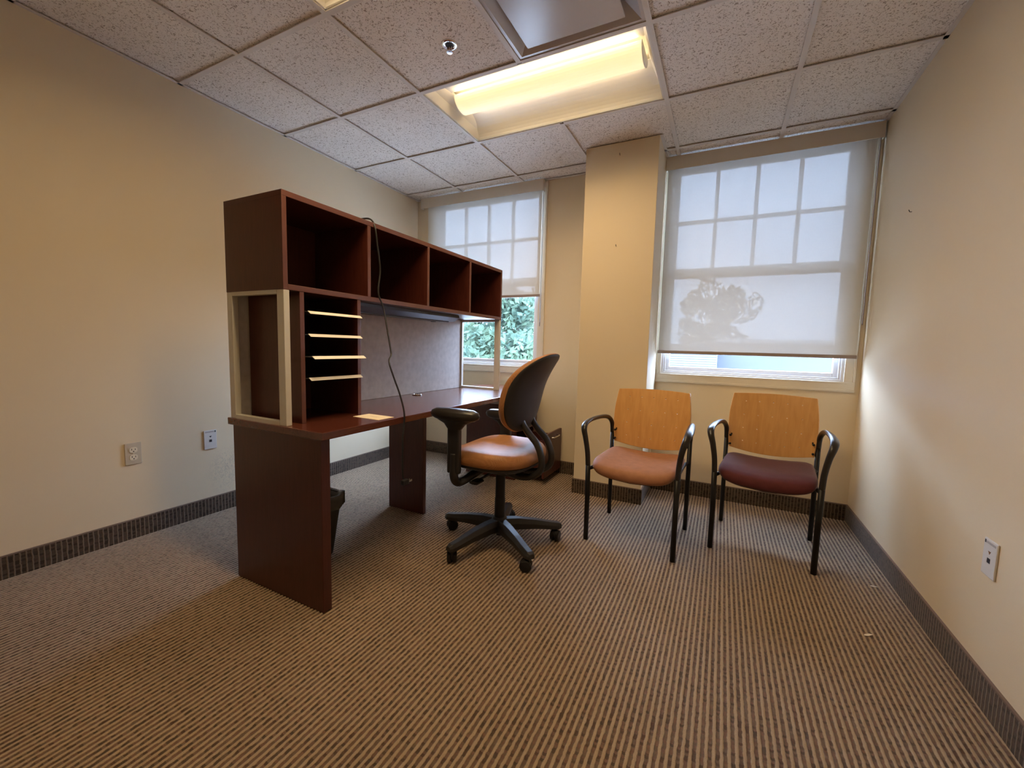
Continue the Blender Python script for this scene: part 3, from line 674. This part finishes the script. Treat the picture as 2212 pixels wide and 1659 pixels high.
for s, dz in ((1, 0.0), (-1, -0.075)):                 # s=1 is the arm on the camera's side
    xo = s*0.272; yo = -0.115
    p = smooth_path([(s*0.06, -0.045, 0.432), (s*0.13, -0.07, 0.418), (s*0.205, -0.100, 0.388), (s*0.245, yo, 0.386), (xo, yo, 0.424), (xo, yo, 0.48), (xo, yo, 0.54)], 6)
    ar = obj('arm', tube(p, 0.0245, seg=14, flat=0.8), 'black', t, smooth=True)
    obj('sleeve', box((xo-0.016, yo-0.034, 0.44), (xo+0.016, yo+0.034, 0.690+dz)), 'black', ar, bevel=0.008)
    br = [(0.016, 0.035, 0.655), (0.022, 0.060, 0.685), (0.034, 0.105, 0.706), (0.036, 0.115, 0.716)]
    obj('bracket', loft([[(xo+a*sup(2*PI*k/24, 2.6)[0], yo+b*sup(2*PI*k/24, 2.6)[1], z+dz) for k in range(24)] for a, b, z in br]), 'black', ar, smooth=False)
    pd = [(0.034, 0.112, 0.706), (0.046, 0.131, 0.716), (0.050, 0.137, 0.731), (0.046, 0.131, 0.746), (0.032, 0.108, 0.757), (0.012, 0.05, 0.760)]
    obj('arm_pad', loft([[(xo+a*sup(2*PI*k/32, 2.4)[0], yo+b*sup(2*PI*k/32, 2.4)[1], z+dz) for k in range(32)] for a, b, z in pd]), 'pad', ar, smooth=True)
obj('lever', tube(smooth_path([(0.05, -0.02, 0.405), (0.12, -0.035, 0.392), (0.175, -0.04, 0.385)], 4), 0.007, seg=8), 'black', t, smooth=True)
obj('lever_grip', loft([[(x, -0.04+0.026*c, 0.385+0.009*s_) for c, s_ in (sup(2*PI*k/16, 2.4) for k in range(16))] for x in (0.150, 0.165, 0.205, 0.212)]), 'black', t, bevel=0.003)
obj('tension_knob', tube([(0.0, -0.12, 0.428), (0.0, -0.165, 0.428)], 0.022, seg=16), 'black', t)

# ------------------------------------------------------------------ guest chairs
def guest_chair(label, seat_mat, loc, rz, name='side_chair'):
    t = thing(name, label, 'chair', (*loc, 0), rz, 'side chairs under the window')
    for s in (-1, 1):
        x = s*0.231
        obj('leg', tube([(x, -0.220, 0), (x, -0.222, 0.25), (x*1.01, -0.226, 0.430)], 0.0135, seg=12), 'blackmetal', t, smooth=True)
        obj('leg', tube([(x, 0.222, 0), (x, 0.218, 0.25), (x, 0.212, 0.560)], 0.0125, seg=12), 'blackmetal', t, smooth=True)
        p = smooth_path([(x*1.01, -0.226, 0.425), (s*0.237, -0.232, 0.50), (s*0.248, -0.240, 0.575), (s*0.262, -0.232, 0.628), (s*0.268, -0.185, 0.652), (s*0.264, -0.08, 0.660), (s*0.254, 0.06, 0.656), (s*0.244, 0.155, 0.640), (s*0.234, 0.202, 0.602), (x, 0.212, 0.540)], 6)
        n = len(p); rad = []
        for i in range(n):
            f = i/(n-1); w = math.exp(-((f-0.50)/0.20)**2)
            rad.append((0.0135+0.0065*w, 0.0135-0.0025*w))
        obj('arm', tube(p, rad, seg=14, up_hint=Vector((0, -1, 0))), 'pad', t, smooth=True)
        obj('seat_rail', tube([(x, -0.226, 0.406), (s*0.216, -0.16, 0.404), (s*0.212, 0.10, 0.404), (s*0.216, 0.17, 0.408), (x, 0.214, 0.412)], 0.010, seg=10), 'blackmetal', t, smooth=True)
    # cushion: sides turned up, waterfall front
    def cush(f, z, k):
        out = []
        for i in range(56):
            a, b = sup(2*PI*i/56, 6.5); a *= f; b *= f
            fr = max(0, -b-0.45); rr_ = max(0, b-0.5)
            out.append((0.221*a*(1+0.01*(-b)), -0.018+0.232*b, z+0.026*a*a*k-0.065*fr*fr*k+0.020*rr_*rr_*k))
        return out
    obj('seat', loft([cush(0.90, 0.382, 1.15), cush(0.965, 0.388, 1.1), cush(1.0, 0.403, 1.0), cush(0.997, 0.418, 0.95), cush(0.972, 0.432, 0.95), cush(0.91, 0.441, 0.95), cush(0.75, 0.4435, 0.95), cush(0.4, 0.442, 0.95), cush(0.15, 0.441, 0.95)]), seat_mat, t, smooth=True)
    obj('seat_pan', loft([cush(0.6, 0.376, 1.2), cush(0.905, 0.3785, 1.2), cush(0.905, 0.383, 1.15), cush(0.6, 0.381, 1.15)]), 'blackmetal', t)
    # bent plywood back with a grid of small holes
    hu = [-0.66, -0.33, 0.0, 0.33, 0.66]; hv = [0.17, 0.40, 0.63, 0.86]; e, ev = 0.0028/0.21, 0.0028/0.34
    us = sorted([-1, -0.93, -0.8, -0.5, -0.16, 0.16, 0.5, 0.8, 0.93, 1]+[h+d for h in hu for d in (-e, e)])
    vs = sorted([0, 0.04, 0.09, 0.28, 0.52, 0.74, 0.94, 0.975, 1]+[h+d for h in hv for d in (-ev, ev)])
    def fn(u, v):
        hw = 0.200+0.024*math.sin(PI*min(1, 0.12+0.74*(1-v)))
        zb = 0.455+0.034*u*u; zt = 0.822-0.006*u*u
        cr = (1-min(1, v/0.05))*0.0
        return (hw*u, 0.236-0.042*u*u+0.055*v*v+0.004*math.sin(PI*v), zb+(zt-zb)*v)
    hole = {(i, j) for i in range(len(us)-1) for j in range(len(vs)-1) if any(abs((us[i]+us[i+1])/2-h) < 1e-6 for h in hu) and any(abs((vs[j]+vs[j+1])/2-h) < 1e-6 for h in hv) and us[i+1]-us[i] < 3*e and vs[j+1]-vs[j] < 3*ev}
    bk = obj('backrest', sheet(fn, us, vs, -0.012, lambda i, j: (i, j) in hole), 'maple', t, smooth=False)
    bk.modifiers.new('bevel', 'BEVEL').width = 0.0015; bk.modifiers['bevel'].limit_method = 'ANGLE'; bk.modifiers['bevel'].angle_limit = 1.2
    for s in (-1, 1):
        for z in (0.507, 0.560):
            p0 = Vector((s*0.208, 0.190, z))
            Mx = Matrix.Translation(p0) @ Vector((0, -1, 0)).to_track_quat('Z', 'Y').to_matrix().to_4x4()
            obj('bolt', lathe([(0.0, -0.006), (0.0065, -0.006), (0.0065, 0.004), (0.004, 0.0065), (0.0, 0.007)], 14, Mx), 'blackmetal', t, smooth=False)
        obj('back_bracket', box((s*0.200, 0.205, 0.495), (s*0.231, 0.217, 0.572)), 'blackmetal', t, bevel=0.003)
    return t
guest_chair('black-framed wooden-back chair with tan seat in front of the column', 'tanfab', (2.354, -0.895), math.radians(-3.2))
guest_chair('black-framed wooden-back chair with burgundy seat beside the right wall', 'burgundy', (2.993, -0.666), math.radians(-6.8))

# ------------------------------------------------------------------ wall plates
def plate(name, label, x, y, z, s, mat, kind):
    """s=+1: plate on the left wall facing +x, s=-1: on the right wall"""
    t = thing(name, label, 'wall outlet', (x, y, z)); th = 0.006
    X_ = lambda a: s*a
    obj('cover', box((0, -0.0355, -0.0575), (X_(th), 0.0355, 0.0575)), mat, t, bevel=0.0025)
    if kind == 'duplex':
        for dz in (0.0195, -0.0195):
            rc = obj('receptacle', extrude_profile([(0.017*sup(2*PI*k/24, 3)[0], dz+0.0145*sup(2*PI*k/24, 3)[1]) for k in range(24)], 'x', X_(th), X_(th+0.002)), 'ivory', t)
            obj('slot', boxes(((X_(th+0.002), -0.0085, dz-0.001), (X_(th+0.0024), -0.006, dz+0.008)), ((X_(th+0.002), 0.006, dz-0.001), (X_(th+0.0024), 0.0085, dz+0.007)), ((X_(th+0.002), -0.0025, dz-0.010), (X_(th+0.0024), 0.0025, dz-0.005))), 'dark', rc)
        obj('screw', box((X_(th), -0.003, -0.003), (X_(th+0.001), 0.003, 0.003)), 'ivory', t, bevel=0.001)
    else:
        obj('label_strip', boxes(((X_(th), -0.028, 0.043), (X_(th+0.0004), 0.022, 0.050))), 'label', t)
        obj('label_mark', boxes(((X_(th), 0.024*(1 if s > 0 else 1), 0.042), (X_(th+0.0005), 0.030, 0.052))), 'dark', t)
        bm = bmesh.new(); pr = [(-0.007, 0.022), (0.007, 0.022), (0.0, 0.012)]
        obj('icon', extrude_profile(pr, 'x', X_(th), X_(th+0.0006)), 'dark' if s > 0 else 'orangeicon', t)
        obj('jack', boxes(((X_(th), -0.0075, -0.015), (X_(th+0.0008), 0.0075, 0.0))), 'dark', t)
plate('power_outlet', 'beige duplex power outlet on the left wall', 0, -2.288, 0.455, 1, 'outlet', 'duplex')
plate('data_outlet', 'white data jack plate on the left wall beside the desk', 0, -1.918, 0.460, 1, 'dataplate', 'data')
plate('data_outlet', 'white data jack plate on the right wall', XR, -1.545, 0.452, -1, 'dataplate', 'data')

# nails and marks
def nail(label, p, d):
    d = Vector(d); p = Vector(p)
    tag(obj('nail', tube([p, p+d*0.008, p+d*0.012+Vector((0, 0, 0.010))], 0.0018, seg=6), 'blackmetal'), label, 'nail')
nail('bent nail high on the column under the ceiling', (2.037, CY, 2.360), (0, -1, 0))
nail('small nail in the middle of the column', (2.039, CY, 1.765), (0, -1, 0))
nail('small nail stub in the right wall', (XR, -0.569, 1.772), (-1, 0, 0))
def scrap(label, x, y, a, L_, w):
    bm = bmesh.new(); vs_ = []
    for k, (u, v, z) in enumerate(((-1, -0.3, 0.001), (-0.2, -1, 0.003), (1, -0.2, 0.006), (0.5, 0.8, 0.004), (-0.6, 0.7, 0.002))): vs_.append((L_*u, w*v, z))
    lo_ = [bm.verts.new(p) for p in vs_]; hi_ = [bm.verts.new((p[0], p[1], p[2]+0.001)) for p in vs_]
    bm.faces.new(lo_[::-1]); bm.faces.new(hi_)
    for k in range(5): bm.faces.new((lo_[k], lo_[(k+1) % 5], hi_[(k+1) % 5], hi_[k]))
    tag(obj('paper_scrap', bm, 'scrap', None, (x, y, 0), (0, 0, a)), label, 'scrap', 'paper scraps on the carpet')
scrap('torn paper scrap on the carpet, nearer the camera', 3.299, -1.352, 0.4, 0.017, 0.007)
scrap('torn paper scrap on the carpet, nearer the window', 3.427, -0.91, -0.3, 0.014, 0.006)

# ------------------------------------------------------------------ outdoors
GZ = -3.2
struct(obj('ground', box((-40, 0.5, GZ-0.2), (40, 60, GZ)), 'ground_bounce'))['label'] = 'unseen ground outside the windows, made pale to bounce light indoors'
t = thing('neighbour_building', 'pale low building seen under the shade of the right window', 'building', (3.4, 8.5, GZ)); o_ = t.location
obj('wing_wall', box(q((0.6, 7.06, GZ)), q((2.62, 12, 1.16))), 'siding', t)
bmesh_b = None
for k in range(14):
    z = 0.42+k*0.052
    if bmesh_b is None:
        bmesh_b = bpy.data.meshes.new('siding_board'); b_ = extrude_profile([(0, 0), (0, 0.050), (-0.006, 0.050), (-0.018, 0.0)], 'x', -1.01, 1.01); b_.to_mesh(bmesh_b); b_.free()
    obj('siding_board', bmesh_b, 'siding', t, q((1.61, 7.06, z)))
obj('coping', box(q((0.55, 7.0, 1.16)), q((2.66, 12, 1.22))), 'siding', t)
obj('main_wall', box(q((2.62, 9.0, GZ)), q((9.5, 13.5, 1.30))), 'stucco', t)
obj('roof', box(q((2.60, 8.9, 1.30)), q((9.6, 13.6, 1.40))), 'roofing', t)
def tree(label, x, y, zc, rad, n, mat, seed, name='leafy_tree'):
    rnd = random.Random(seed); t = thing(name, label, 'tree', (x, y, GZ))
    hh = zc-GZ
    tr = [(0, 0, 0), (0.05, 0.04, hh*0.45), (-0.03, 0.02, hh*0.8), (0, 0, hh+rad*0.3)]
    obj('trunk', tube(smooth_path(tr, 4), [0.16-0.11*i/12 for i in range(13)], seg=8), 'bark', t, smooth=True)
    bm = bmesh.new(); clumps = []
    for k in range(34):
        th, ph = rnd.uniform(0, 2*PI), math.acos(rnd.uniform(-1, 1)); r = rad*rnd.uniform(0.35, 0.95)
        c = Vector((r*math.sin(ph)*math.cos(th), r*math.sin(ph)*math.sin(th), hh+r*1.25*math.cos(ph))); clumps.append((c, rad*rnd.uniform(0.20, 0.38)))
        if k % 3 == 0: add_tube(bm, [Vector((0, 0, hh*0.75+rnd.uniform(0, 0.6))), c*0.55+Vector((0, 0, hh*0.42)), c], [0.03, 0.018, 0.006], seg=5)
    obj('branches', bm, 'bark', t)
    vs_, fs = [], []
    for c, r in clumps:
        for _ in range(n//34):
            d = Vector((rnd.gauss(0, 1), rnd.gauss(0, 1), rnd.gauss(0, 1))).normalized()*r*rnd.uniform(0.55, 1.0)
            a = Vector((rnd.gauss(0, 1), rnd.gauss(0, 1), rnd.gauss(0, 1))).normalized(); b = a.orthogonal().normalized()
            l_ = rnd.uniform(0.06, 0.115); p = c+d; i = len(vs_)
            vs_ += [p-a*l_, p+b*l_*0.45, p+a*l_, p-b*l_*0.45]; fs.append((i, i+1, i+2, i+3))
    me = bpy.data.meshes.new('foliage'); me.from_pydata(vs_, [], fs)
    fo = obj('foliage', me, mat, t); fo['kind'] = 'stuff'
tree('bright leafy tree outside the left window', -1.75, 5.2, 1.05, 1.25, 6000, 'leaf', 3)
tree('blue-green tree left of the others outside the left window', -4.9, 7.8, 0.9, 1.7, 6500, 'leaf2', 5)
tree('tall tree outside the left window, crown above eye level', -1.15, 9.0, 2.2, 1.35, 5500, 'leaf2', 9)
tree('tree standing behind the pale low building', 2.3, 16.2, 2.6, 1.5, 5000, 'leaf2', 12)
tree('distant wide tree filling the gap outside the left window', -3.4, 13.2, 0.8, 2.6, 8000, 'leaf', 15)
